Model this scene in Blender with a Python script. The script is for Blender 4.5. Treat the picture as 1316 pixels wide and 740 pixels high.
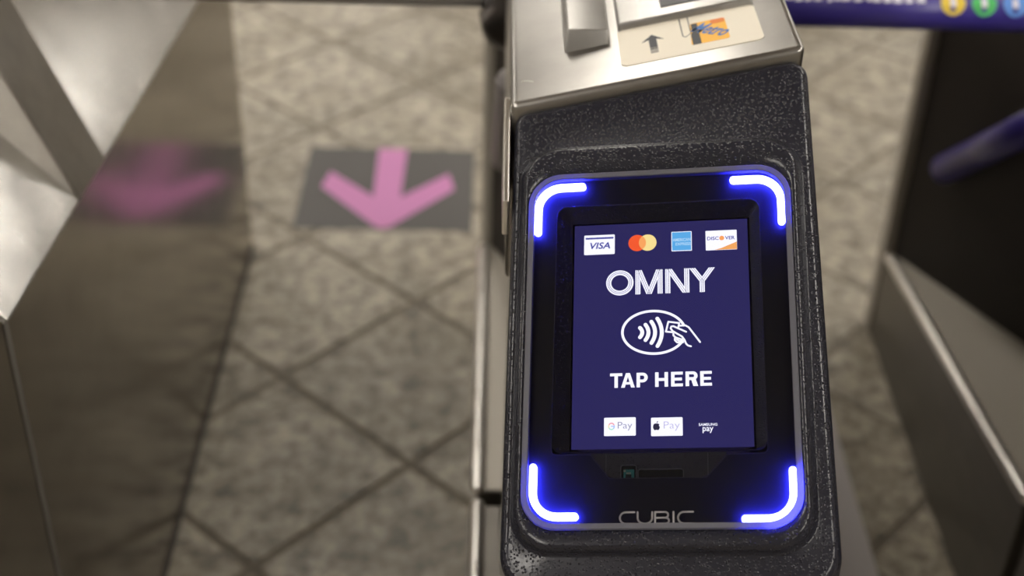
import bpy, bmesh, math, random
from mathutils import Vector, Matrix

# ------------------------------------------------------------------ scene
for o in list(bpy.data.objects):
    bpy.data.objects.remove(o, do_unlink=True)
SC = bpy.context.scene
COL = SC.collection
random.seed(7)

# ---- camera (metres; X across the lanes, Y along the lanes, Z up)
cam_d = bpy.data.cameras.new('camera')
cam = bpy.data.objects.new('camera', cam_d)
COL.objects.link(cam)
cam_d.sensor_width = 36.0
cam_d.sensor_fit = 'HORIZONTAL'
cam_d.lens = 50.0
cam_d.clip_start = 0.05
_r = Vector((.99958, -.00315, .02881))
_d = Vector((.02193, -.56752, -.82307))
_f = Vector((.01894, .82335, -.56721))
m = Matrix((_r, -_d, -_f)).transposed().to_4x4()
m.translation = Vector((0, 0, 1.7))
cam.matrix_world = m
cam_d.dof.use_dof = True
cam_d.dof.focus_distance = 1.232
cam_d.dof.aperture_fstop = 3.0
SC.camera = cam

# ---- world, exposure
w = bpy.data.worlds.new('world')
SC.world = w
w.use_nodes = True
w.node_tree.nodes['Background'].inputs[0].default_value = (.9, .85, .78, 1)
w.node_tree.nodes['Background'].inputs[1].default_value = .15
SC.view_settings.view_transform = 'Standard'
SC.view_settings.look = 'None'
SC.view_settings.gamma = 1
SC.view_settings.use_curve_mapping = False
SC.view_settings.exposure = 0.0
LAMP = 26.0          # radiance of the added ceiling lamps


# ------------------------------------------------------------------ materials
def new_mat(name):
    mt = bpy.data.materials.new(name)
    mt.use_nodes = True
    nt = mt.node_tree
    b = nt.nodes['Principled BSDF']
    return mt, nt, b


def N(nt, kind, **kw):
    n = nt.nodes.new(kind)
    for k, v in kw.items():
        if k in n.inputs:
            n.inputs[k].default_value = v
        else:
            setattr(n, k, v)
    return n


def plain(name, col, rough=.5, metal=0., spec=.5):
    mt, nt, b = new_mat(name)
    b.inputs['Base Color'].default_value = (*col, 1)
    b.inputs['Roughness'].default_value = rough
    b.inputs['Metallic'].default_value = metal
    b.inputs['Specular IOR Level'].default_value = spec
    return mt


def emit(name, col, s=1.0):
    mt = bpy.data.materials.new(name)
    mt.use_nodes = True
    nt = mt.node_tree
    nt.nodes.clear()
    e = N(nt, 'ShaderNodeEmission')
    e.inputs[0].default_value = (*col, 1)
    e.inputs[1].default_value = s
    o = N(nt, 'ShaderNodeOutputMaterial')
    nt.links.new(e.outputs[0], o.inputs[0])
    return mt


def coords(nt, scale, kind='Object'):
    tc = N(nt, 'ShaderNodeTexCoord')
    mp = N(nt, 'ShaderNodeMapping')
    mp.inputs['Scale'].default_value = scale
    nt.links.new(tc.outputs[kind], mp.inputs[0])
    return mp.outputs[0]


def ramp(nt, src, stops):
    r = N(nt, 'ShaderNodeValToRGB')
    els = r.color_ramp.elements
    while len(els) < len(stops):
        els.new(.5)
    for e, (p, c) in zip(els, stops):
        e.position = p
        e.color = (*c, 1) if len(c) == 3 else c
    nt.links.new(src, r.inputs[0])
    return r.outputs[0]


def steel(name, col, rough, streak=(3, 220, 220), bump=.06, worn=.0, dark=.8, spread=(.75, 1.3)):
    """brushed stainless: streak noise in roughness and relief, cloudy wear"""
    mt, nt, b = new_mat(name)
    L = nt.links.new
    v = coords(nt, streak)
    n1 = N(nt, 'ShaderNodeTexNoise', Scale=4.0, Detail=3.0)
    L(v, n1.inputs['Vector'])
    v2 = coords(nt, (1, 1, 1))
    n2 = N(nt, 'ShaderNodeTexNoise', Scale=14.0, Detail=5.0, Roughness=.6)
    L(v2, n2.inputs['Vector'])
    c = ramp(nt, n2.outputs[0], [(.35, tuple(x * dark for x in col)), (.65, col)])
    L(c, b.inputs['Base Color'])
    mr = N(nt, 'ShaderNodeMapRange')
    mr.inputs['To Min'].default_value = rough * spread[0]
    mr.inputs['To Max'].default_value = rough * spread[1] + worn
    mix = N(nt, 'ShaderNodeMath', operation='MULTIPLY')
    L(n1.outputs[0], mix.inputs[0])
    L(n2.outputs[0], mix.inputs[1])
    mr.inputs['From Max'].default_value = .5
    L(mix.outputs[0], mr.inputs['Value'])
    L(mr.outputs[0], b.inputs['Roughness'])
    b.inputs['Metallic'].default_value = 1.0
    bp = N(nt, 'ShaderNodeBump', Strength=bump, Distance=.0008)
    L(n1.outputs[0], bp.inputs['Height'])
    L(bp.outputs[0], b.inputs['Normal'])
    return mt


def grained_plastic(name, col, rough, scale, dist, fine=.25):
    """moulded plastic with a pebbled grain: small domes plus fine noise"""
    mt, nt, b = new_mat(name)
    L = nt.links.new
    v = coords(nt, (1, 1, 1))
    vo = N(nt, 'ShaderNodeTexVoronoi', Scale=scale)
    L(v, vo.inputs['Vector'])
    iv = N(nt, 'ShaderNodeMapRange', interpolation_type='SMOOTHSTEP')
    iv.inputs['From Min'].default_value = .03
    iv.inputs['From Max'].default_value = .47
    iv.inputs['To Min'].default_value = 1.0
    iv.inputs['To Max'].default_value = 0.0
    L(vo.outputs['Distance'], iv.inputs['Value'])
    rnd = N(nt, 'ShaderNodeSeparateColor')
    L(vo.outputs['Color'], rnd.inputs[0])
    mu = N(nt, 'ShaderNodeMath', operation='MULTIPLY')
    L(iv.outputs[0], mu.inputs[0])
    L(rnd.outputs[0], mu.inputs[1])
    bp = N(nt, 'ShaderNodeBump', Strength=1.0, Distance=dist)
    L(mu.outputs[0], bp.inputs['Height'])
    L(bp.outputs[0], b.inputs['Normal'])
    b.inputs['Base Color'].default_value = (*col, 1)
    b.inputs['Roughness'].default_value = rough
    return mt


def terrazzo(name):
    mt, nt, b = new_mat(name)
    L = nt.links.new
    geo = N(nt, 'ShaderNodeNewGeometry')
    oi = N(nt, 'ShaderNodeObjectInfo')
    n1 = N(nt, 'ShaderNodeTexNoise', Scale=26.0, Detail=6.0, Roughness=.7)
    L(geo.outputs['Position'], n1.inputs['Vector'])
    n2 = N(nt, 'ShaderNodeTexNoise', Scale=5.0, Detail=4.0, Roughness=.6)
    L(geo.outputs['Position'], n2.inputs['Vector'])
    vo = N(nt, 'ShaderNodeTexVoronoi', Scale=120.0)
    L(geo.outputs['Position'], vo.inputs['Vector'])
    c1 = ramp(nt, n1.outputs[0], [(.38, (.17, .152, .128)), (.5, (.36, .325, .268)), (.63, (.52, .475, .395))])
    c2 = ramp(nt, n2.outputs[0], [(.35, (.74, .72, .69)), (.6, (1, 1, 1))])
    c3 = ramp(nt, vo.outputs['Color'], [(.2, (.82, .82, .80)), (.8, (1.1, 1.08, 1.05))])
    mx = N(nt, 'ShaderNodeMix', data_type='RGBA', blend_type='MULTIPLY')
    mx.inputs[0].default_value = 1
    L(c1, mx.inputs[6])
    L(c2, mx.inputs[7])
    m2 = N(nt, 'ShaderNodeMix', data_type='RGBA', blend_type='MULTIPLY')
    m2.inputs[0].default_value = 1
    L(mx.outputs[2], m2.inputs[6])
    L(c3, m2.inputs[7])
    hs = N(nt, 'ShaderNodeHueSaturation')
    mr = N(nt, 'ShaderNodeMapRange')
    mr.inputs['To Min'].default_value = .92
    mr.inputs['To Max'].default_value = 1.08
    L(oi.outputs['Random'], mr.inputs['Value'])
    L(mr.outputs[0], hs.inputs['Value'])
    L(m2.outputs[2], hs.inputs['Color'])
    L(hs.outputs[0], b.inputs['Base Color'])
    b.inputs['Roughness'].default_value = .48
    return mt


def acrylic(name):
    """milky acrylic edge that passes light from behind"""
    mt, nt, b = new_mat(name)
    L = nt.links.new
    b.inputs['Base Color'].default_value = (.15, .148, .17, 1)
    b.inputs['Roughness'].default_value = .3
    tl = N(nt, 'ShaderNodeBsdfTranslucent')
    tl.inputs[0].default_value = (.35, .35, .40, 1)
    mx = N(nt, 'ShaderNodeMixShader')
    mx.inputs[0].default_value = .25
    L(b.outputs[0], mx.inputs[1])
    L(tl.outputs[0], mx.inputs[2])
    L(mx.outputs[0], nt.nodes['Material Output'].inputs[0])
    return mt


def glass_mat(name):
    mt = bpy.data.materials.new(name)
    mt.use_nodes = True
    nt = mt.node_tree
    nt.nodes.clear()
    L = nt.links.new
    tr = N(nt, 'ShaderNodeBsdfTransparent')
    tr.inputs[0].default_value = (.66, .66, .68, 1)     # smoked sheet, two faces
    gl = N(nt, 'ShaderNodeBsdfGlossy', Roughness=.03)
    fr = N(nt, 'ShaderNodeFresnel', IOR=1.33)
    mx = N(nt, 'ShaderNodeMixShader')
    o = N(nt, 'ShaderNodeOutputMaterial')
    L(fr.outputs[0], mx.inputs[0])
    L(tr.outputs[0], mx.inputs[1])
    L(gl.outputs[0], mx.inputs[2])
    L(mx.outputs[0], o.inputs[0])
    return mt


M = {}
M['terrazzo'] = terrazzo('terrazzo')
M['joint'] = plain('joint', (.19, .165, .132), .85)
M['sticker'] = plain('sticker', (.095, .09, .088), .62)
M['pink'] = plain('pink', (.60, .23, .50), .6)
M['steel_top'] = steel('steel_top', (.37, .355, .335), .31, streak=(160, 4, 160), bump=.0, worn=.01, dark=.86, spread=(.96, 1.08))
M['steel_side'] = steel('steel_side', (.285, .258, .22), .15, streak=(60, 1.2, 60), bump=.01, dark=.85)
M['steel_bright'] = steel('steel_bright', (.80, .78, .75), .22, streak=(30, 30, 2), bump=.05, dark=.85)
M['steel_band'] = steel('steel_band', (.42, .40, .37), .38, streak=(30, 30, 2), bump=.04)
M['steel_trim'] = steel('steel_trim', (.82, .79, .75), .30, streak=(40, 2, 40), bump=.04, dark=.9)
M['steel_ledge'] = steel('steel_ledge', (.20, .185, .165), .40, streak=(40, 2, 40), bump=.02)
M['seam'] = plain('seam', (.13, .12, .105), .5)
M['shade_strip'] = plain('shade_strip', (.06, .052, .045), .7)
M['foot_plate'] = plain('foot_plate', (.55, .52, .53), .5, .0)
M['steel_plate'] = plain('steel_plate', (.42, .385, .33), .55, .0)
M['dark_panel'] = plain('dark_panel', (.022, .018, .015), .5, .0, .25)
M['grey_arm'] = plain('grey_arm', (.42, .42, .44), .35, 1.0)
M['cap_grey'] = plain('cap_grey', (.22, .20, .20), .45)
M['purple'] = plain('purple', (.055, .040, .27), .30)
M['print_white'] = plain('print_white', (.75, .72, .82), .5)
M['print_yellow'] = plain('print_yellow', (.80, .58, .04), .5)
M['print_green'] = plain('print_green', (.06, .50, .12), .5)
M['print_blue'] = plain('print_blue', (.10, .28, .75), .5)
M['hub'] = plain('hub', (.10, .09, .085), .4, 1.0)
M['cover_grey'] = steel('cover_grey', (.40, .388, .37), .40, streak=(120, 3, 120), bump=.03)
M['window_dark'] = plain('window_dark', (.075, .075, .08), .5)
M['cream'] = plain('cream', (.80, .74, .62), .55)
M['ink'] = plain('ink', (.018, .020, .026), .5)
M['ink_mid'] = plain('ink_mid', (.10, .10, .10), .5)
M['ink_light'] = plain('ink_light', (.30, .28, .25), .5)
M['card_yellow'] = plain('card_yellow', (.88, .46, .035), .5)
M['card_orange'] = plain('card_orange', (.75, .20, .02), .5)
M['card_blue'] = plain('card_blue', (.03, .16, .48), .5)
M['housing'] = grained_plastic('housing', (.017, .017, .025), .23, 420, .0013)
M['recess'] = grained_plastic('recess', (.016, .016, .020), .30, 500, .0006)
M['glint_line'] = grained_plastic('glint_line', (.30, .29, .29), .35, 900, .0010)
M['tab'] = grained_plastic('tab', (.075, .075, .085), .30, 500, .0008)
M['rim'] = acrylic('rim')
M['backing'] = plain('backing', (.030, .030, .034), .5, 0, .2)
M['glass'] = glass_mat('glass')
M['led'] = emit('led', (.030, .032, 1.0), 230.0)
M['maker_grey'] = plain('maker_grey', (.26, .25, .26), .5)
M['pcb'] = plain('pcb', (.08, .42, .40), .4)
M['solder'] = plain('solder', (.7, .68, .6), .3, 1)
M['scr'] = emit('screen_navy', (.026, .0225, .104), 2.2)
M['s_white'] = emit('screen_white', (1.05, 1.05, 1.15), 2.25)
M['s_visa'] = emit('screen_visa', (.075, .075, .33), 2.25)
M['s_red'] = emit('screen_red', (.95, .11, .03), 2.25)
M['s_yellow'] = emit('screen_yellow', (1.0, .78, .30), 2.25)
M['s_orange'] = emit('screen_orange', (1.0, .40, .12), 2.25)
M['s_sky'] = emit('screen_sky', (.11, .43, .80), 2.25)
M['s_pale'] = emit('screen_pale', (.50, .75, .95), 2.25)
M['s_corner'] = emit('screen_corner', (.95, .42, .12), 2.25)
M['s_grey'] = emit('screen_grey', (.30, .30, .40), 2.25)
M['s_lilac'] = emit('screen_lilac', (.55, .52, .75), 2.25)
M['s_black'] = emit('screen_black', (.03, .028, .06), 2.25)
M['s_gred'] = emit('screen_gred', (.95, .40, .42), 2.25)
M['s_gblue'] = emit('screen_gblue', (.45, .62, .98), 2.25)
M['s_ggreen'] = emit('screen_ggreen', (.50, .88, .66), 2.25)
M['s_gyel'] = emit('screen_gyel', (.98, .84, .48), 2.25)
M['ceiling'] = plain('ceiling', (.50, .46, .40), .9)
M['wall'] = plain('wall', (.52, .495, .455), .6)
M['lamp'] = emit('lamp_diffuser', (1.0, .945, .86), LAMP)
M['lamp_body'] = plain('lamp_body', (.6, .6, .6), .5)


# ------------------------------------------------------------------ mesh helpers
def mk(name, bm, mat, parent=None, smooth=False, mw=None):
    me = bpy.data.meshes.new(name)
    bmesh.ops.recalc_face_normals(bm, faces=bm.faces)
    bm.to_mesh(me)
    bm.free()
    if smooth:
        for p in me.polygons:
            p.use_smooth = True
    me.materials.append(M[mat])
    o = bpy.data.objects.new(name, me)
    COL.objects.link(o)
    if parent is not None:
        o.parent = parent
    return o


def tag(o, label=None, cat=None, group=None, kind=None):
    if label:
        o['label'] = label
    if cat:
        o['category'] = cat
    if group:
        o['group'] = group
    if kind:
        o['kind'] = kind
    return o


def empty(name, mw):
    o = bpy.data.objects.new(name, None)
    o.empty_display_size = .05
    COL.objects.link(o)
    o.matrix_world = mw
    return o


def hexa(b4, t4, bev=0., seg=2):
    """solid from 4 bottom and 4 top points (same winding)"""
    bm = bmesh.new()
    vb = [bm.verts.new(p) for p in b4]
    vt = [bm.verts.new(p) for p in t4]
    bm.faces.new(vb[::-1])
    bm.faces.new(vt)
    for i in range(4):
        bm.faces.new((vb[i], vb[(i + 1) % 4], vt[(i + 1) % 4], vt[i]))
    bmesh.ops.recalc_face_normals(bm, faces=bm.faces)
    if bev:
        bmesh.ops.bevel(bm, geom=bm.edges[:], offset=bev, segments=seg, affect='EDGES', profile=.6)
    return bm


def box(x0, x1, y0, y1, z0, z1, bev=0., seg=2):
    return hexa([(x0, y0, z0), (x1, y0, z0), (x1, y1, z0), (x0, y1, z0)],
                [(x0, y0, z1), (x1, y0, z1), (x1, y1, z1), (x0, y1, z1)], bev, seg)


def solid(pts, ext):
    """closed polygon pts (3D) extruded by the vector ext"""
    bm = bmesh.new()
    ext = Vector(ext)
    a = [bm.verts.new(p) for p in pts]
    b = [bm.verts.new(Vector(p) + ext) for p in pts]
    n = len(pts)
    bm.faces.new(a)
    bm.faces.new(b[::-1])
    for i in range(n):
        bm.faces.new((a[i], b[i], b[(i + 1) % n], a[(i + 1) % n]))
    return bm


def tube(path, rad, seg=20, dome=False):
    """round bar along a 3D path; optional domed ends"""
    bm = bmesh.new()
    P = [Vector(p) for p in path]
    rr = list(rad) if hasattr(rad, '__len__') else [rad] * len(P)
    if dome:
        d0 = (P[0] - P[1]).normalized()
        d1 = (P[-1] - P[-2]).normalized()
        r0, r1 = rr[0], rr[-1]
        pre = [(P[0] + d0 * r0 * math.sin(a), r0 * math.cos(a)) for a in (1.45, 1.1, .75, .4)]
        post = [(P[-1] + d1 * r1 * math.sin(a), r1 * math.cos(a)) for a in (.4, .75, 1.1, 1.45)]
        P = [p for p, _ in pre] + P + [p for p, _ in post]
        rr = [r for _, r in pre] + rr + [r for _, r in post]
    rings = []
    for i, p in enumerate(P):
        t = (P[min(i + 1, len(P) - 1)] - P[max(i - 1, 0)]).normalized()
        up = Vector((0, 0, 1)) if abs(t.z) < .95 else Vector((1, 0, 0))
        s = t.cross(up).normalized()
        q = s.cross(t)
        rings.append([bm.verts.new(p + (s * math.cos(k * 2 * math.pi / seg) + q * math.sin(k * 2 * math.pi / seg)) * rr[i])
                      for k in range(seg)])
    for a, b in zip(rings, rings[1:]):
        for k in range(seg):
            bm.faces.new((a[k], a[(k + 1) % seg], b[(k + 1) % seg], b[k]))
    bm.faces.new(rings[0])
    bm.faces.new(rings[-1][::-1])
    return bm


def rpoly(c, rad, k=8):
    """rounded corner outline of polygon c (CCW); k points per corner"""
    out = []
    n = len(c)
    rr = list(rad) if hasattr(rad, '__len__') else [rad] * n
    for i in range(n):
        p = Vector(c[i])
        a = (Vector(c[i - 1]) - p).normalized()
        b = (Vector(c[(i + 1) % n]) - p).normalized()
        ang = a.angle(b)
        t = rr[i] / math.tan(ang / 2)
        s0, s1 = p + a * t, p + b * t
        cen = p + (a + b).normalized() * (rr[i] / math.sin(ang / 2))
        v0, v1 = s0 - cen, s1 - cen
        tot = v0.angle(v1) if v0.length > 1e-9 else 0
        for j in range(k):
            f = j / (k - 1)
            if tot < 1e-6:
                out.append(p.copy())
                continue
            v = (v0 * math.sin((1 - f) * tot) + v1 * math.sin(f * tot)) / math.sin(tot)
            out.append(cen + v)
    return [(q.x, q.y) for q in out]


def rrect(u0, u1, v0, v1, r, k=8):
    return rpoly([(u0, v0), (u1, v0), (u1, v1), (u0, v1)], r, k)


def inset(c, d):
    """offset a convex CCW polygon inwards by d (scalar or one per edge)"""
    n = len(c)
    ds = list(d) if hasattr(d, '__len__') else [d] * n
    lines = []
    for i in range(n):
        a, b = Vector(c[i]), Vector(c[(i + 1) % n])
        t = (b - a).normalized()
        nn = Vector((-t.y, t.x))
        lines.append((a + nn * ds[i], t))
    out = []
    for i in range(n):
        p, t = lines[i - 1]
        q, s = lines[i]
        den = t.x * s.y - t.y * s.x
        k = ((q.x - p.x) * s.y - (q.y - p.y) * s.x) / den
        out.append(tuple(p + t * k))
    return out


def loft(loops, cap0=False, cap1=False):
    """skin a list of (outline, height) loops of equal count"""
    bm = bmesh.new()
    R = [[bm.verts.new((p[0], p[1], h)) for p in lp] for lp, h in loops]
    for a, b in zip(R, R[1:]):
        n = len(a)
        for i in range(n):
            bm.faces.new((a[i], a[(i + 1) % n], b[(i + 1) % n], b[i]))
    if cap0:
        bm.faces.new(R[0][::-1])
    if cap1:
        bm.faces.new(R[-1])
    return bm


def plate(loops, h):
    """flat plate with holes: first outline, then holes"""
    bm = bmesh.new()
    es = []
    for lp in loops:
        vs = [bm.verts.new((p[0], p[1], h)) for p in lp]
        for i in range(len(vs)):
            es.append(bm.edges.new((vs[i], vs[(i + 1) % len(vs)])))
    bmesh.ops.triangle_fill(bm, use_beauty=True, edges=es, normal=(0, 0, 1))
    return bm


def chip(outline, h, t=.0003):
    """thin printed/flat piece: outline raised from h by t"""
    return loft([(outline, h), (outline, h + t)], True, True)


def disc(cx, cy, r, k=32):
    return [(cx + r * math.cos(2 * math.pi * i / k), cy + r * math.sin(2 * math.pi * i / k)) for i in range(k)]


def strokes(paths, wd, h, closed=False):
    """flat line drawing: list of polylines with width wd at height h"""
    bm = bmesh.new()
    for path in paths:
        P = [Vector(p) for p in path]
        seq = list(zip(P, P[1:])) + ([(P[-1], P[0])] if closed else [])
        for a, b in seq:
            if (b - a).length < 1e-7:
                continue
            t = (b - a).normalized()
            nn = Vector((-t.y, t.x)) * wd / 2
            bm.faces.new([bm.verts.new((*q, h)) for q in (a - nn, b - nn, b + nn, a + nn)])
        for p in P:
            bm.faces.new([bm.verts.new((*q, h)) for q in disc(p.x, p.y, wd / 2, 12)])
    return bm


def ribbon(path, wd, h0, h1):
    """closed rounded bar (light guide) along a 2D path"""
    P = [Vector(p) for p in path]
    L, Rr = [], []
    for i, p in enumerate(P):
        t = (P[min(i + 1, len(P) - 1)] - P[max(i - 1, 0)]).normalized()
        nn = Vector((-t.y, t.x)) * wd / 2
        L.append(p + nn)
        Rr.append(p - nn)
    t1 = (P[-1] - P[-2]).normalized()
    t0 = (P[0] - P[1]).normalized()

    def capf(c, t):
        nn = Vector((-t.y, t.x))
        return [c + (nn * math.cos(a) + t * math.sin(a)) * wd / 2 for a in [math.pi * k / 8 for k in range(1, 8)]]
    out = L + capf(P[-1], t1) + Rr[::-1] + capf(P[0], t0)
    out = [(q.x, q.y) for q in out]
    return loft([(out, h0), (out, h1)], True, True)


def arc(cx, cy, r, a0, a1, k=12, ry=None):
    ry = r if ry is None else ry
    return [(cx + r * math.cos(math.radians(a0 + (a1 - a0) * i / k)),
             cy + ry * math.sin(math.radians(a0 + (a1 - a0) * i / k))) for i in range(k + 1)]


def text_bm(body, bx, h, bold=0., shear=0., rot=0.):
    """letters fitted into the rectangle bx=(u0,u1,v0,v1), flat at height h"""
    cu = bpy.data.curves.new('lettering', 'FONT')
    cu.body = body
    cu.size = 1
    cu.offset = bold
    cu.shear = shear
    cu.resolution_u = 3
    ob = bpy.data.objects.new('lettering', cu)
    COL.objects.link(ob)
    dg = bpy.context.evaluated_depsgraph_get()
    me = bpy.data.meshes.new_from_object(ob.evaluated_get(dg))
    bpy.data.objects.remove(ob)
    bm = bmesh.new()
    bm.from_mesh(me)
    bpy.data.meshes.remove(me)
    xs = [v.co.x for v in bm.verts]
    ys = [v.co.y for v in bm.verts]
    x0, x1, y0, y1 = min(xs), max(xs), min(ys), max(ys)
    cu_, cv_ = (bx[0] + bx[1]) / 2, (bx[2] + bx[3]) / 2
    for v in bm.verts:
        a = bx[0] + (v.co.x - x0) / (x1 - x0) * (bx[1] - bx[0]) - cu_
        b = bx[2] + (v.co.y - y0) / (y1 - y0) * (bx[3] - bx[2]) - cv_
        v.co = (cu_ + a * math.cos(rot) - b * math.sin(rot), cv_ + a * math.sin(rot) + b * math.cos(rot), h)
    return bm


def join(bms):
    out = bmesh.new()
    for b in bms:
        me = bpy.data.meshes.new('t')
        b.to_mesh(me)
        b.free()
        out.from_mesh(me)
        bpy.data.meshes.remove(me)
    return out


# ------------------------------------------------------------------ the station room
RX0, RX1, RY0, RY1, RZ = -6.0, 7.0, -5.0, 13.0, 3.0
floor = mk('floor', box(RX0, RX1, RY0, RY1, -.08, -.003), 'joint')
tag(floor, kind='structure', label='grey terrazzo tile floor laid diagonally with dark joints')
for nm, a in dict(wall_back=(RX0, RX1, RY1, RY1 + .1, -.08, RZ), wall_front=(RX0, RX1, RY0 - .1, RY0, -.08, RZ),
                  wall_left=(RX0 - .1, RX0, RY0, RY1, -.08, RZ), wall_right=(RX1, RX1 + .1, RY0, RY1, -.08, RZ)).items():
    tag(mk(nm, box(*a), 'wall'), kind='structure', label='plain pale station wall')
tag(mk('ceiling', box(RX0, RX1, RY0, RY1, RZ, RZ + .1), 'ceiling'), kind='structure', label='dull station ceiling')

TS, JW, TA = .355, .014, math.radians(47.0)
eu = Vector((math.cos(TA), math.sin(TA)))
ev = Vector((math.sin(TA), -math.cos(TA)))
g0 = Vector((-.386, 2.149))
hs = TS / 2 - JW / 2
tb = loft([([(-hs, -hs), (hs, -hs), (hs, hs), (-hs, hs)], -.003),
           ([(-hs, -hs), (hs, -hs), (hs, hs), (-hs, hs)], -.0012),
           ([(-hs + .003, -hs + .003), (hs - .003, -hs + .003), (hs - .003, hs - .003), (-hs + .003, hs - .003)], 0.)],
          True, True)
t0 = mk('tile', tb, 'terrazzo', floor)
first = True
spots = []
for i in range(-24, 25):
    for j in range(-24, 25):
        c = g0 + eu * (TS * (i + .5)) + ev * (TS * (j + .5))
        if -2.6 < c.x < 3.0 and .2 < c.y < 6.6:
            spots.append(c)
spots.sort(key=lambda c: (c - Vector((.1, 2.6))).length)
for c in spots[:295]:
    if first:
        o = t0
        first = False
    else:
        o = t0.copy()
        COL.objects.link(o)
        o.parent = floor
    o.location = (c.x, c.y, 0)
    o.rotation_euler = (0, 0, TA)
# the same paving further off, where single tiles can no longer be told apart
used = set((round(c.x, 3), round(c.y, 3)) for c in spots[:295])
bmf = bmesh.new()
for i in range(-45, 46):
    for j in range(-45, 46):
        c = g0 + eu * (TS * (i + .5)) + ev * (TS * (j + .5))
        if RX0 + .3 < c.x < RX1 - .3 and RY0 + .3 < c.y < RY1 - .3 and (round(c.x, 3), round(c.y, 3)) not in used:
            q = [c + eu * a * hs + ev * b * hs for a, b in ((-1, -1), (1, -1), (1, 1), (-1, 1))]
            bmf.faces.new([bmf.verts.new((p.x, p.y, 0)) for p in q])
ft = mk('far_tiles', bmf, 'terrazzo', floor)
tag(ft, kind='stuff')

# unseen ceiling lamps, added and placed to brighten lane, steel and reader
LAMPS = [(-.25, 3.6), (-.95, 7.7), (-.95, 9.6), (-.95, 11.5), (-2.6, 3.0), (-2.6, 5.4), (-2.6, 7.4), (2.6, 3.0),
         (2.6, 5.4), (3.3, 7.8), (3.3, 10.0), (1.9, -2.6), (-2.2, -2.6), (-1.9, .7), (1.7, .7), (-1.9, -1.0), (1.7, -1.0)]
lamp0 = None
for i, (x, y) in enumerate(LAMPS):
    if lamp0 is None:
        lamp0 = empty('added_ceiling_lamp', Matrix.Translation((x, y, RZ)))
        mk('lamp_housing', box(-.14, .14, -.75, .75, -.055, 0, .01), 'lamp_body', lamp0)
        mk('diffuser', box(-.12, .12, -.73, .73, -.075, -.056, .004, 1), 'lamp', lamp0)
        tag(lamp0, 'long unseen lamp added under the station ceiling', 'lamp', 'added ceiling lamps out of view')
    else:
        r = lamp0.copy()
        COL.objects.link(r)
        r.matrix_world = Matrix.Translation((x, y, RZ))
        for ch in list(lamp0.children):
            cc = ch.copy()
            COL.objects.link(cc)
            cc.parent = r

# ------------------------------------------------------------------ floor sticker with the pink arrow
st = empty('floor_sticker', Matrix.Translation((-.232, 2.87, 0)))
tag(st, 'square grey floor sticker with a pink arrow between the turnstiles', 'floor sticker')
mk('backing_sheet', chip(rrect(-.200, .200, -.186, .186, .006, 4), .0, .0008), 'sticker', st)
# arrow: stem and two barbs pointing towards -Y
arrow = [(-.034, .183), (-.031, -.044), (-.140, .068), (-.155, -.004), (-.016, -.174), (.0, -.181), (.016, -.174),
         (.155, -.004), (.140, .068), (.032, -.044), (.035, .183)]
mk('arrow', chip(arrow[::-1], .0008, .0004), 'pink', st)


# ------------------------------------------------------------------ turnstiles
def zt(x):
    return 1.08 + (x - .022) * .25


def hub_and_arms(par, off, sleeve):
    D = Vector(off)

    def P(x, y, z):
        return Vector((x, y, z)) + D
    ax = Vector((-.55, 0, -.83)).normalized()
    h0 = P(.075, 1.78, .985)
    mk('hub', tube([h0, h0 + ax * .05, h0 + ax * .105, h0 + ax * .125], [.05, .05, .04, .02], 28), 'hub', par, True)
    a = mk('tripod_arm', tube([P(.03, 1.80, .934), P(-.10, 1.80, .934), P(-.455, 1.80, .934)], .0135, 20, True),
           'grey_arm', par, True)
    tipv, top = P(.03, 2.222, .449), P(.03, 1.74, .838)
    dv = (top - tipv).normalized()
    b = mk('tripod_arm', tube([tipv, tipv + dv * .2, top], .0225, 20, True), 'cap_grey', par, True)
    c = mk('tripod_arm', tube([P(.06, 1.70, .84), P(.05, 1.42, .62), P(.045, 1.34, .55)], .0135, 20, True), 'grey_arm', par, True)
    if sleeve:
        s = mk('sleeve', tube([P(-.002, 1.80, .932), P(-.20, 1.80, .932), P(-.440, 1.80, .932)], .0262, 28), 'purple', a, True)
        return a, b, s, (tipv, dv)
    return a, b, None, None


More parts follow.
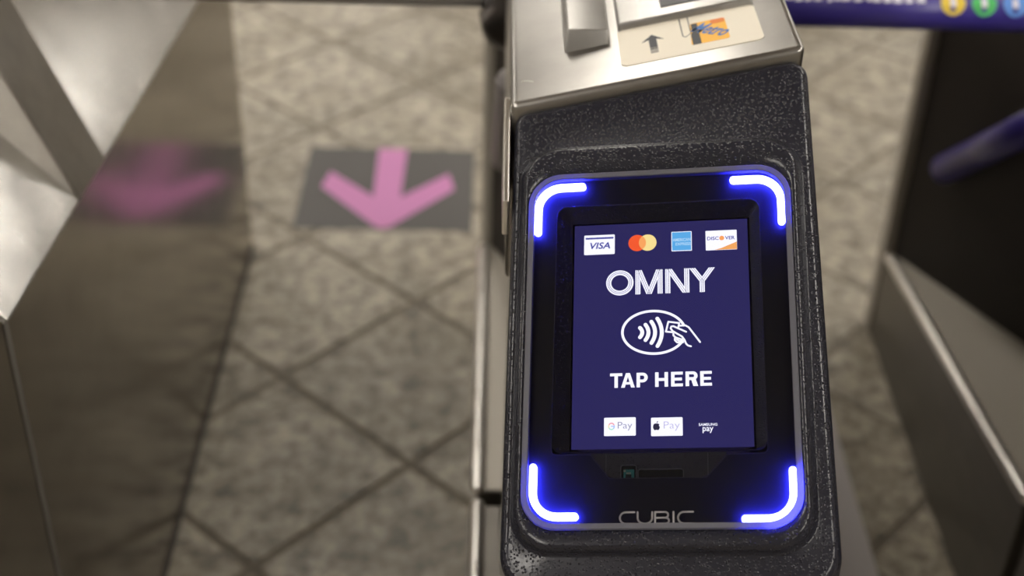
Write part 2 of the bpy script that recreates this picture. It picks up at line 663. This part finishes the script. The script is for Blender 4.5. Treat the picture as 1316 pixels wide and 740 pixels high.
def turnstile(name, X0, label, sleeve):
    base = Vector((X0 + .15, 1.8, 0))
    root = empty(name, Matrix.Translation(base))
    off = Vector((-.15, -1.8, 0))

    def S(bm):
        for v in bm.verts:
            v.co += off
        return bm
    # upper housing with the side-sloped stainless top
    yb, yf = 2.6, 1.205
    mk('upper_housing', S(hexa([(.02, yf, .88), (.291, yf, .88), (.291, yb, .88), (.02, yb, .88)],
                               [(.02, yf, zt(.02)), (.291, yf, zt(.291)), (.291, yb, zt(.291)), (.02, yb, zt(.02))], .0075, 4)),
       'steel_top', root, True)
    # front pillar below the sloped nose
    mk('front_pillar', S(hexa([(.024, .845, 0), (.287, .845, 0), (.287, 1.22, 0), (.024, 1.22, 0)],
                              [(.024, .90, .815), (.287, .88, .845), (.287, 1.22, 1.075), (.024, 1.22, 1.012)], .006)),
       'steel_side', root)
    # lower body with the ledge that falls away to the rear
    mk('lower_body', S(hexa([(-.006, 1.51, 0), (.291, 1.51, 0), (.291, 2.33, 0), (-.006, 2.33, 0)],
                            [(-.006, 1.51, .306), (.291, 1.51, .306), (.291, 2.33, .193), (-.006, 2.33, .193)], .003)),
       'steel_ledge', root)
    mk('ledge_plate', S(hexa([(-.002, 1.512, .3055), (.152, 1.512, .3055), (.152, 2.328, .193), (-.002, 2.328, .193)],
                             [(-.002, 1.512, .3085), (.152, 1.512, .3085), (.152, 2.328, .196), (-.002, 2.328, .196)])),
       'steel_plate', root)
    mk('front_skirt', S(hexa([(-.006, .90, 0), (.03, .90, 0), (.03, 1.475, 0), (-.006, 1.475, 0)],
                             [(-.006, .90, .39), (.03, .90, .39), (.03, 1.475, .311), (-.006, 1.475, .311)], .003)),
       'steel_ledge', root)
    mk('edge_trim', S(tube([(-.004, 1.515, .309), (-.004, 2.0, .242), (-.004, 2.31, .199)], .0105, 14, True)), 'steel_trim', root, True)
    mk('edge_trim', S(tube([(-.004, .91, .39), (-.004, 1.47, .314)], .0105, 14, True)), 'steel_trim', root, True)
    # dark recess that the hanging arms swing in
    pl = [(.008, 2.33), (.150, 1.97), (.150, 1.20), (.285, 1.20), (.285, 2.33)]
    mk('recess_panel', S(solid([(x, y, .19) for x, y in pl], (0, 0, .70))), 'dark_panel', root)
    # rear post
    mk('rear_post', S(box(-.010, .291, 2.335, 2.375, 0, .89, .004)), 'steel_plate', root)
    a, b, s, tp = hub_and_arms(root, off, sleeve)
    if sleeve:
        tipv, dv = tp
        mk('sleeve', tube([tipv + dv * .004, tipv + dv * .25, tipv + dv * .56], .0262, 28), 'purple', b, True)
    tag(root, label, 'turnstile')
    return root, S, s


mid, S, _ = turnstile('turnstile', 0.0,
                      'stainless turnstile with card slot and payment reader beside the floor sticker', False)
right, SR, slv = turnstile('turnstile', .79,
                           'dark recessed turnstile with purple printed sleeves on its tripod arms', True)

# ---- printing on the purple sleeve (circles and a worn line of lettering)
yc, zc, rs = 1.80, .932, .0265


def wrap(pts, px, ang0, lift):
    """lay a flat outline (x along the bar, y around it) onto the sleeve"""
    bm = bmesh.new()
    out = []
    for x, y in pts:
        a = ang0 + y / rs
        out.append(bm.verts.new((px + x - .15, yc - (rs + lift) * math.cos(a) - 1.8, zc + (rs + lift) * math.sin(a))))
    cen = bm.verts.new((px - .15, yc - (rs + lift) * math.cos(ang0) - 1.8, zc + (rs + lift) * math.sin(ang0)))
    for i in range(len(out)):
        bm.faces.new((cen, out[i], out[(i + 1) % len(out)]))
    return bm


for k, (px, mn) in enumerate(((-.172, 'print_yellow'), (-.130, 'print_green'), (-.088, 'print_blue'), (-.046, 'print_white'))):
    mk('route_circle', wrap(disc(0, 0, .0165, 24), px, .80, .0006), mn, slv)
    mk('circle_letter', wrap([(-.004, -.006), (.004, -.006), (.004, .006), (-.004, .006)], px, .85, .0012), 'print_white', slv)
px = -.425
while px < -.20:
    wd = random.uniform(.006, .013)
    hh = random.uniform(.006, .0085)
    mk('worn_letter', wrap([(-wd / 2, -hh), (wd / 2, -hh * .9), (wd / 2, hh), (-wd / 2, hh)], px, 1.0, .0006), 'print_white', slv)
    px += wd + random.uniform(.003, .006)

# ---- fittings on the middle turnstile's sloped top
# a frame lying in the sloped top: x across, y along the lane, z out of the top
TOPM = Matrix(((math.cos(math.atan(.25)), 0, -math.sin(math.atan(.25)), .022), (0, 1, 0, 0),
               (math.sin(math.atan(.25)), 0, math.cos(math.atan(.25)), 1.08), (0, 0, 0, 1)))
KX = math.hypot(1, .25)


def ontop(bm):
    for v in bm.verts:
        p = Vector(((v.co.x - .022) * KX, v.co.y, v.co.z))
        v.co = TOPM @ p + Vector((-.15, -1.8, 0))
    return bm


mk('guide_block', S(hexa([(.0735, 1.291, 1.085), (.1175, 1.291, 1.095), (.1175, 1.62, 1.095), (.0735, 1.62, 1.085)],
                         [(.0755, 1.300, 1.1155), (.1165, 1.300, 1.1165), (.1165, 1.62, 1.130), (.0755, 1.62, 1.129)], .0025, 3)),
   'cover_grey', mid, True)
sw = mk('slot_cover', ontop(hexa([(.1270, 1.3165, -.002), (.2600, 1.3165, -.002), (.2600, 1.75, -.002), (.1270, 1.75, -.002)],
                                 [(.1290, 1.3185, .0075), (.2580, 1.3185, .0075), (.2580, 1.75, .022), (.1290, 1.75, .022)], .0025, 3)),
        'cover_grey', mid, True)
mk('cover_window', ontop(hexa([(.172, 1.336, .004), (.217, 1.336, .004), (.217, 1.47, .010), (.172, 1.47, .010)],
                              [(.172, 1.336, .0092), (.217, 1.336, .0092), (.217, 1.47, .0140), (.172, 1.47, .0140)], .001)),
   'window_dark', sw)
lb = mk('instruction_label', ontop(chip(rrect(.1262, .2590, 1.2375, 1.3170, .0065, 6), .0, .0008)), 'cream', mid)
# arrow pointing up the lane, tail fading out in bars
ar = [(.1585, 1.2935), (.1480, 1.2795), (.1548, 1.2830), (.1548, 1.2650), (.1622, 1.2650), (.1622, 1.2830), (.1690, 1.2795)]
mk('arrow_mark', ontop(chip(ar, .0008, .0002)), 'ink', lb)
for k, (ya, yb_, mn) in enumerate(((1.2622, 1.2640, 'ink'), (1.2596, 1.2612, 'ink_mid'), (1.2530, 1.2586, 'ink_light'))):
    mk('arrow_bar', ontop(chip([(.1548, ya), (.1622, ya), (.1622, yb_), (.1548, yb_)], .0008, .0002)), mn, lb)
# picture of the card entering its slot
mk('slot_drawing', ontop(strokes([[(.1870, 1.3165), (.1870, 1.2760), (.1895, 1.2730), (.1950, 1.2790), (.1950, 1.3165)]], .0009, .0011)), 'ink', lb)
mk('card_picture', ontop(chip(rpoly([(.1930, 1.2530), (.2290, 1.2530), (.2290, 1.3000), (.1962, 1.3000)], .003, 4), .0008, .0003)), 'card_yellow', lb)
mk('card_stripe', ontop(chip([(.1946, 1.2525), (.2025, 1.2525), (.2025, 1.2985), (.1968, 1.2985), (.1962, 1.2790), (.1946, 1.2740)], .0011, .0002)), 'ink', lb)
mk('card_corner', ontop(chip(rpoly([(.2150, 1.2905), (.2285, 1.2905), (.2285, 1.2995), (.2150, 1.2995)], .002, 3), .0011, .0002)), 'card_orange', lb)
mk('card_lettering', ontop(text_bm('Metro', (.1965, .2335, 1.2680, 1.2880), .0014, .02, .2, math.radians(-40))), 'card_blue', lb)
# scratch on the steel
mk('scratch', ontop(strokes([[(.031, 1.2500), (.036, 1.2490), (.042, 1.2440)]], .0008, .0004)), 'steel_trim', mid)
mk('foot_plate', S(box(.285, .655, 1.25, 2.40, 0, .010, .003)), 'foot_plate', mid)
# flange folded down beside the reader
mk('side_flange', S(hexa([(.0145, 1.125, .985), (.0205, 1.125, .985), (.0205, 1.225, .985), (.0145, 1.225, .985)],
                         [(.0145, 1.125, 1.022), (.0205, 1.125, 1.022), (.0205, 1.225, 1.078), (.0145, 1.225, 1.078)], .0015)),
   'steel_trim', mid)

# ---- the turnstile on the left: mirror-like side, folded shoulder on top
lbase = Vector((-.64, 1.8, 0))
left = empty('turnstile', Matrix.Translation(lbase))
tag(left, 'turnstile with mirror-like steel side reflecting the pink arrow', 'turnstile')


def SL(bm):
    for v in bm.verts:
        v.co -= lbase
    return bm


XL = -.507


def ze(y):
    return .806 - (y - 1.22) * .0925


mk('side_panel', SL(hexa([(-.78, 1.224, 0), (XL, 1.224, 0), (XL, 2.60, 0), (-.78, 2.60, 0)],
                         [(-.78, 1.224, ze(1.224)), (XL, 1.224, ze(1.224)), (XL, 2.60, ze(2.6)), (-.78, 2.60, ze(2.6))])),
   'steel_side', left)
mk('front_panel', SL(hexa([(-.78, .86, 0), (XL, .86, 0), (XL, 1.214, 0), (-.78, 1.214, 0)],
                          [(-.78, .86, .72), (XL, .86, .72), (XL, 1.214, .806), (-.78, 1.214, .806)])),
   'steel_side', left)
mk('seam_strip', SL(box(XL - .02, XL + .0015, 1.2135, 1.2245, 0, .804)), 'seam', left)


def shoulder(name, y0, y1, run, rise, mat, proud=0.):
    """folded sheet from the panel's edge up and inwards"""
    p = proud
    b0, b1 = ze(y0), ze(y1)
    xi = XL - run
    bm = hexa([(XL + .004 + p, y0, b0 - .004), (XL + .004 + p, y1, b1 - .004), (-.78, y1, b1 - .004), (-.78, y0, b0 - .004)],
              [(xi + p, y0, b0 + rise), (xi + p, y1, b1 + rise), (-.78, y1, b1 + rise), (-.78, y0, b0 + rise)], .003, 2)
    return mk(name, SL(bm), mat, left)


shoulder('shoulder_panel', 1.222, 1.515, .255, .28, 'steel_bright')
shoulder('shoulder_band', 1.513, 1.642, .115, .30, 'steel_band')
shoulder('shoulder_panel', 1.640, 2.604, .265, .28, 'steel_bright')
mk('base_shadow', SL(box(-.78, XL + .004, .86, 2.602, 0, .009)), 'shade_strip', left)  # dark strip standing in for the shadow line where side meets floor

# ------------------------------------------------------------------ payment reader
RM = Matrix(((.9791, .0176, -.2024, .1525), (-.1274, .8292, -.5443, .9946), (.1583, .5587, .8141, .9754), (0, 0, 0, 1)))
q3 = RM.to_3x3()
c0 = q3.col[0].normalized()
c1 = (q3.col[1] - c0 * c0.dot(q3.col[1])).normalized()
c2 = c0.cross(c1)
RMo = Matrix((c0, c1, c2)).transposed().to_4x4()
RMo.translation = RM.translation
rd = empty('payment_reader', RMo)
tag(rd, 'black payment reader with lit screen and blue corner lights on the turnstile nose', 'card reader')

K = 10
O = [(-.1390, -.2270), (.1450, -.2270), (.1365, .2680), (-.1385, .2265)]


def oc(d, r):
    return rpoly(inset(O, d), r, K)


def pf(d, r):
    return rrect(-.1285 + d, .1270 - d, -.1950 + d, .1850 - d, r, K)


GR = (-.1187, .1162, -.1758, .1528)


def gr(d, r):
    return rrect(GR[0] + d, GR[1] - d, GR[2] + d, GR[3] - d, r, K)


mk('housing', loft([(oc(0, (.034, .034, .014, .014)), -.080), (oc(0, (.034, .034, .014, .014)), -.026),
                    (oc(.0008, (.034, .034, .014, .014)), -.0185), (oc(.0030, (.032, .032, .013, .013)), -.0130),
                    (oc(.0058, (.030, .030, .012, .012)), -.0105), (oc(.0082, (.028, .028, .010, .010)), -.0098),
                    (pf(-.0012, .036), -.0112), (pf(.0002, .035), -.0100), (pf(.0022, .034), -.0064), (pf(.0042, .033), -.0028),
                    (pf(.0060, .032), -.0006), (pf(.0074, .031), .0004), (gr(0, .030), .0004), (gr(0, .030), -.0100)]),
   'housing', rd, True)
mk('glass_rim', loft([(gr(.0002, .030), -.004), (gr(.0002, .030), .0014), (gr(.0012, .029), .0028), (gr(.0050, .026), .0026),
                      (gr(.0056, .0255), .0018), (gr(.0056, .0255), -.004)]), 'rim', rd)
mk('glass_pane', loft([(gr(.0056, .0255), .0006), (gr(.0056, .0255), .0016)], True, True), 'glass', rd)
# black sheet under the glass with the opening for the screen
HOLE = [(-.0608, -.1105), (-.0442, -.1312), (.0374, -.1312), (.0550, -.1120), (.0885, -.1110), (.0885, .1225),
        (-.0935, .1225), (-.0945, -.1100)]
hole = rpoly(HOLE, (.001, .001, .001, .001, .004, .009, .009, .004), 5)
BK = -.0042
mk('backing_sheet', plate([gr(.0002, .030), hole], BK), 'backing', rd)
holei = rpoly(inset(HOLE, .0006), (.001, .001, .001, .001, .004, .009, .009, .004), 5)
mk('opening_edge', loft([(hole, BK), (hole, BK + .0004), (holei, BK + .0004), (holei, -.0110)]), 'tab', rd)
# sloped bezel down to the screen
bz = [(-.0935, -.1085), (.0880, -.1085), (.0880, .1222), (-.0935, .1222)]
mk('bezel', loft([(rpoly(bz, .008, 6), -.0050), (rpoly([(-.0790, -.1062), (.0790, -.1062), (.0790, .1062), (-.0790, .1062)], .001, 6), -.0090)]),
   'recess', rd)
# sensor tab under the screen with its two cut-outs
slotA = rrect(-.0345, -.0215, -.1330, -.1190, .002, 5)
slotB = rrect(-.0200, .0180, -.1330, -.1228, .002, 5)
tabo = [(-.0600, -.1345), (.0540, -.1345), (.0540, -.1088), (-.0600, -.1088)]
mk('sensor_tab', plate([tabo, slotA, slotB], -.0064), 'tab', rd)
for sl in (slotA, slotB):
    mk('slot_edge', loft([(sl, -.0064), (sl, -.0061), ([(p[0] * 1, p[1]) for p in sl], -.0105)]), 'tab', rd)
mk('slot_glint', strokes([slotA + slotA[:1]], .0006, -.0060), 'glint_line', rd)  # pale lines painted where the slot edges glint
mk('slot_glint', strokes([slotB + slotB[:1]], .0006, -.0060), 'glint_line', rd)
mk('tab_glint', strokes([[(-.0470, -.1330), (-.0470, -.1095)]], .0005, -.0060), 'glint_line', rd)  # glint on the tab's edges, put in as pale strokes
mk('tab_glint', strokes([[(.0385, -.1330), (.0385, -.1095)]], .0005, -.0060), 'glint_line', rd)
mk('slot_floor', plate([[(-.0600, -.1345), (.0540, -.1345), (.0540, -.1088), (-.0600, -.1088)]], -.0108), 'backing', rd)
pc = mk('circuit_board', chip([(-.0325, -.1330), (-.0235, -.1330), (-.0235, -.1222), (-.0325, -.1222)], -.0104, .0014), 'pcb', rd)
mk('solder_pad', chip(disc(-.0315, -.1235, .0010, 10), -.0088, .0006), 'solder', pc)
mk('solder_pad', chip([(-.0300, -.1262), (-.0262, -.1262), (-.0262, -.1248), (-.0300, -.1248)], -.0088, .0006), 'solder', pc)
mk('connector', chip([(-.0306, -.1330), (-.0258, -.1330), (-.0258, -.1268), (-.0306, -.1268)], -.0088, .0012), 'recess', pc)
mk('sensor_bar', chip([(-.0090, -.1330), (.0070, -.1330), (.0050, -.1295), (-.0070, -.1295)], -.0104, .002), 'recess', rd)

# corner lights
LW = .0064


def led(cu, cv, du, dv, su, sv, r=.021):
    """L-shaped bar: corner (cu,cv); arms of length du / dv along su / sv"""
    path = [(cu + su * du, cv)]
    cx, cy = cu + su * r, cv + sv * r
    for k in range(0, 11):
        a = math.pi / 2 * k / 10
        path.append((cx - su * r * math.sin(a), cy - sv * r * math.cos(a)))
    path.append((cu, cv + sv * dv))
    return ribbon(path, LW, BK + .0008, .0002)


mk('corner_light', led(-.1098, .1402, .0400, .0435, 1, -1), 'led', rd)
mk('corner_light', led(.1072, .1395, .0410, .0420, -1, -1), 'led', rd)
mk('corner_light', led(-.1085, -.1640, .0360, .0425, 1, 1), 'led', rd)
mk('corner_light', led(.1078, -.1670, .0395, .0400, -1, 1), 'led', rd)

# maker's lettering on the underside of the glass
hL = .0018
ub, ut = -.1708, -.1612
lw = .0015


def cub_c(x0, x1):
    r = (ut - ub) / 2
    cy = (ut + ub) / 2
    return [[(x1, ut)] + arc(x0 + r * 1.05, cy, r * 1.05, 90, 270, 14, r) + [(x1, ub)]]


w5 = []
w5 += cub_c(-.0343, -.0222)
w5 += [[(-.0196, ut)] + arc(-.0136, ub + .0046, .0060, 180, 360, 14, .0046) + [(-.0076, ut)]]
w5 += [[(-.0052, ub), (-.0052, ut), (.0030, ut)] + arc(.0030, ut - .0024, .0026, 90, -90, 8, .0024) + [(-.0048, ut - .0048)],
       [(.0030, ut - .0048)] + arc(.0032, ub + .0024, .0030, 90, -90, 8, .0024) + [(-.0052, ub)]]
w5 += [[(.0099, ub), (.0099, ut)]]
w5 += cub_c(.0136, .0259)
mk('maker_lettering', strokes(w5, lw, hL), 'maker_grey', rd)

# ---- the screen and what it shows
SH = -.0080
scr = mk('screen', chip([(-.0772, -.1044), (.0772, -.1044), (.0772, .1044), (-.0772, .1044)], SH - .0006, .0006), 'scr', rd)
h1, h2, h3, h4 = SH + .0002, SH + .0004, SH + .0006, SH + .0008


def badge(u0, u1, v0, v1, r=.0008):
    return mk('badge', chip(rrect(u0, u1, v0, v1, r, 4), SH, .0002), 's_white', scr)


badge(-.0684, -.0408, .0755, .0945)
mk('badge_stripe', chip([(-.0672, .0905), (-.0420, .0905), (-.0420, .0922), (-.0672, .0922)], h1, .0001), 's_visa', scr)
mk('badge_lettering', text_bm('VISA', (-.0630, -.0448, .0808, .0872), h2, .022, .22), 's_visa', scr)
mk('badge_circle', chip(disc(-.0206, .0852, .0079), SH, .0001), 's_red', scr)
mk('badge_circle', chip(disc(-.0112, .0852, .0079), SH, .0002), 's_yellow', scr)
ln = [p for p in disc(-.0206, .0852, .0079, 64) if math.hypot(p[0] + .0112, p[1] - .0852) <= .0079]
ln2 = [p for p in disc(-.0112, .0852, .0079, 64) if math.hypot(p[0] + .0206, p[1] - .0852) <= .0079]
lens = sorted(ln + ln2, key=lambda p: math.atan2(p[1] - .0852, p[0] + .0159))
mk('badge_overlap', chip(lens, h1, .0002), 's_orange', scr)
badge(.0100, .0280, .0757, .0945, .0005)
mk('badge_field', chip([(.0106, .0763), (.0274, .0763), (.0274, .0939), (.0106, .0939)], h1, .0001), 's_sky', scr)
mk('badge_lettering', text_bm('AMERICAN', (.0112, .0270, .0850, .0880), h2, .02), 's_pale', scr)
mk('badge_lettering', text_bm('EXPRESS', (.0136, .0272, .0810, .0838), h2, .02), 's_pale', scr)
badge(.0403, .0677, .0752, .0940, .0005)
mk('badge_corner', chip([(.0480, .0754), (.0676, .0754), (.0676, .0826), (.0600, .0795), (.0540, .0770)], h1, .0001), 's_corner', scr)
mk('badge_lettering', text_bm('DISC', (.0416, .0518, .0848, .0882), h2, .02), 's_visa', scr)
mk('badge_circle', chip(disc(.0545, .0865, .0022, 20), h1, .0002), 's_orange', scr)
mk('badge_lettering', text_bm('VER', (.0573, .0660, .0848, .0882), h2, .02), 's_visa', scr)

# large wordmark: broad strokes with two fine inlines
vb, vt = .0358, .0588


def wordmark():
    th = .0044
    e = th / 2
    W_, I_ = [], []

    def seg(a, b):
        W_.append((a, b))
    letters = [[(-.0200, vb), (-.0200, vt)], [(-.0190, vt), (-.0102, vb)], [(-.0102, vb), (-.0014, vt)], [(-.0004, vb), (-.0004, vt)],
               [(.0064, vb), (.0064, vt)], [(.0074, vt), (.0219, vb)], [(.0231, vb), (.0231, vt)],
               [(.0280, vt), (.0365, .0466)], [(.0452, vt), (.0365, .0466)], [(.0365, .0466), (.0365, vb)]]
    bw, bi = bmesh.new(), bmesh.new()
    for a, b in letters:
        a, b = Vector(a), Vector(b)
        t = (b - a).normalized()
        vert = abs(t.x) < .01
        wide = th if vert else th / abs(t.y)

        def quad(bm, c0, c1, h):
            pts = []
            for p in (a, b):
                pts.append(p)
            dx = Vector((1, 0))
            bm.faces.new([bm.verts.new((*q, h)) for q in (a + dx * c0, a + dx * c1, b + dx * c1, b + dx * c0)])
        quad(bw, -wide / 2, wide / 2, h1)
        for s in (-1, 1):
            c = s * wide * .19
            quad(bi, c - .00020, c + .00020, h2)
    # the round letter
    cx, cy, ro, ri = -.0361, (vb + vt) / 2, .0122, .0076
    n = 48
    for (bm, a, b, h) in ((bw, ro, ri, h1), (bi, ro - .0014, ro - .0018, h2), (bi, ri + .0018, ri + .0014, h2)):
        for i in range(n):
            t0_, t1_ = 2 * math.pi * i / n, 2 * math.pi * (i + 1) / n
            bm.faces.new([bm.verts.new((cx + r * math.cos(t), cy + r * math.sin(t) * .98, h)) for r, t in ((a, t0_), (a, t1_), (b, t1_), (b, t0_))])
    return bw, bi


bw, bi = wordmark()
mk('wordmark', bw, 's_white', scr)
mk('wordmark_inline', bi, 'scr', scr)


# contactless symbol, drawn on a unit grid then placed
def zz(x, y):
    return (-.0062 + (x - 495) * .0000832, -.0002 - ((y - 383) + .020 * (x - 495)) * .0000885)


el = [zz(495 + 330 * math.cos(a), 383 + 223 * math.sin(a)) for a in [math.radians(-18 - k * 5) for k in range(0, 63)]]
mk('tap_symbol', strokes([el], .0023, h1), 's_white', scr)
for (xt, yt, bl, sag) in ((350, 335, 435, 26), (408, 303, 465, 34), (470, 272, 495, 42), (533, 240, 528, 50)):
    n = 14
    pth = []
    for k in range(n + 1):
        f = k / n
        pth.append(zz(xt + sag * 4 * f * (1 - f) * .92, yt + (bl - yt) * f))
    mk('radio_wave', strokes([pth], .0034, h1), 's_white', scr)
hand = [[(690, 385), (622, 378), (648, 275), (762, 290), (752, 335)],
        [(832, 382), (700, 322), (678, 325), (672, 345), (690, 372), (790, 432), (815, 468), (830, 505), (850, 525), (880, 533)],
        [(765, 318), (825, 315), (860, 335), (975, 490)],
        [(700, 400), (700, 420), (722, 440), (780, 460), (800, 458)],
        [(716, 445), (714, 468), (735, 490), (770, 498), (800, 490)],
        [(735, 460), (760, 478), (800, 478)]]
mk('hand_drawing', strokes([[zz(*p) for p in pa] for pa in hand], .0016, h1), 's_white', scr)


def bold_word():
    """heavy grotesque capitals from straight strokes"""
    y0, y1, t = -.0502, -.0370, .0030
    hb, ym = .0026, (-.0502 - .0370) / 2
    bm = bmesh.new()

    def poly(*pts):
        bm.faces.new([bm.verts.new((p[0], p[1], h1)) for p in pts])

    def rect(a, b, c, d):
        poly((a, c), (b, c), (b, d), (a, d))

    def bowl(xa, xb, ya, yb):
        r = (yb - ya) / 2
        ri, cx, cy = r - hb, xb - (yb - ya) / 2, (ya + yb) / 2
        rect(xa, cx, yb - hb, yb)
        rect(xa, cx, ya, ya + hb)
        o_, i_ = arc(cx, cy, r, -90, 90, 12), arc(cx, cy, r - t, -90, 90, 12, ri)
        for k in range(12):
            poly(o_[k], o_[k + 1], i_[k + 1], i_[k])
    for ch, a, b in (('T', -.0443, -.0336), ('A', -.0347, -.0228), ('P', -.0213, -.0116), ('H', -.0053, .0058), ('E', .0084, .0185),
                     ('R', .0208, .0313), ('E', .0333, .0432)):
        c = (a + b) / 2
        if ch == 'T':
            rect(a, b, y1 - hb, y1)
            rect(c - t / 2, c + t / 2, y0, y1 - hb)
        elif ch == 'A':
            poly((a, y0), (a + t * 1.08, y0), (c + .0002, y1 - .0028), (c + t * .58, y1), (c - t * .58, y1))
            poly((b - t * 1.08, y0), (b, y0), (c + t * .58, y1), (c - .0002, y1 - .0028))
            rect(a + .0035, b - .0035, y0 + .0028, y0 + .0050)
        elif ch == 'P':
            rect(a, a + t, y0, y1)
            bowl(a + t, b, y0 + .0044, y1)
        elif ch == 'H':
            rect(a, a + t, y0, y1)
            rect(b - t, b, y0, y1)
            rect(a + t, b - t, ym - hb / 2, ym + hb / 2)
        elif ch == 'E':
            rect(a, a + t, y0, y1)
            rect(a + t, b, y1 - hb, y1)
            rect(a + t, b - .0008, ym - hb / 2, ym + hb / 2)
            rect(a + t, b, y0, y0 + hb)
        elif ch == 'R':
            rect(a, a + t, y0, y1)
            bowl(a + t, b - .0002, y0 + .0054, y1)
            poly((b - t - .0010, y0), (b + .0002, y0), (b - .0018, y0 + .0062), (b - t - .0028, y0 + .0062))
    return bm


mk('tap_lettering', bold_word(), 's_white', scr)

badge(-.0492, -.0220, -.0930, -.0768)
for a0, a1, mn in ((30, 150, 's_gred'), (150, 205, 's_gyel'), (205, 315, 's_ggreen'), (315, 368, 's_gblue')):
    mk('badge_letter', strokes([arc(-.0428, -.0846, .0024, a0, a1, 10, .0028)], .0011, h2), mn, scr)
mk('badge_letter', strokes([[(-.0428, -.0846), (-.0404, -.0846)]], .0010, h3), 's_gblue', scr)
mk('badge_lettering', text_bm('Pay', (-.0374, -.0250, -.0886, -.0808), h2, -.006), 's_grey', scr)
badge(-.0090, .0178, -.0938, -.0776)
ap = []
ap += arc(-.0052, -.0848, .0019, 60, 150, 6, .0020)
ap += arc(-.0046, -.0858, .0027, 165, 240, 6, .0034)
ap += [(-.0044, -.0884)]
ap += arc(-.0042, -.0858, .0027, 300, 352, 5, .0034)
ap += arc(-.0010, -.0846, .0012, 250, 130, 6, .0014)
ap += arc(-.0036, -.0848, .0019, 55, 120, 5, .0020)
mk('badge_fruit', chip(ap, h2, .0001), 's_black', scr)
mk('badge_leaf', chip([(-.0044, -.0826), (-.0040, -.0812), (-.0030, -.0806), (-.0032, -.0818)], h2, .0001), 's_black', scr)
mk('badge_lettering', text_bm('Pay', (.0018, .0154, -.0896, -.0812), h2, -.010), 's_lilac', scr)
mk('wallet_lettering', text_bm('SAMSUNG', (.0313, .0470, -.0857, -.0833), h1, .02), 's_white', scr)
mk('wallet_lettering', text_bm('pay', (.0345, .0436, -.0920, -.0868), h1, .015), 's_white', scr)
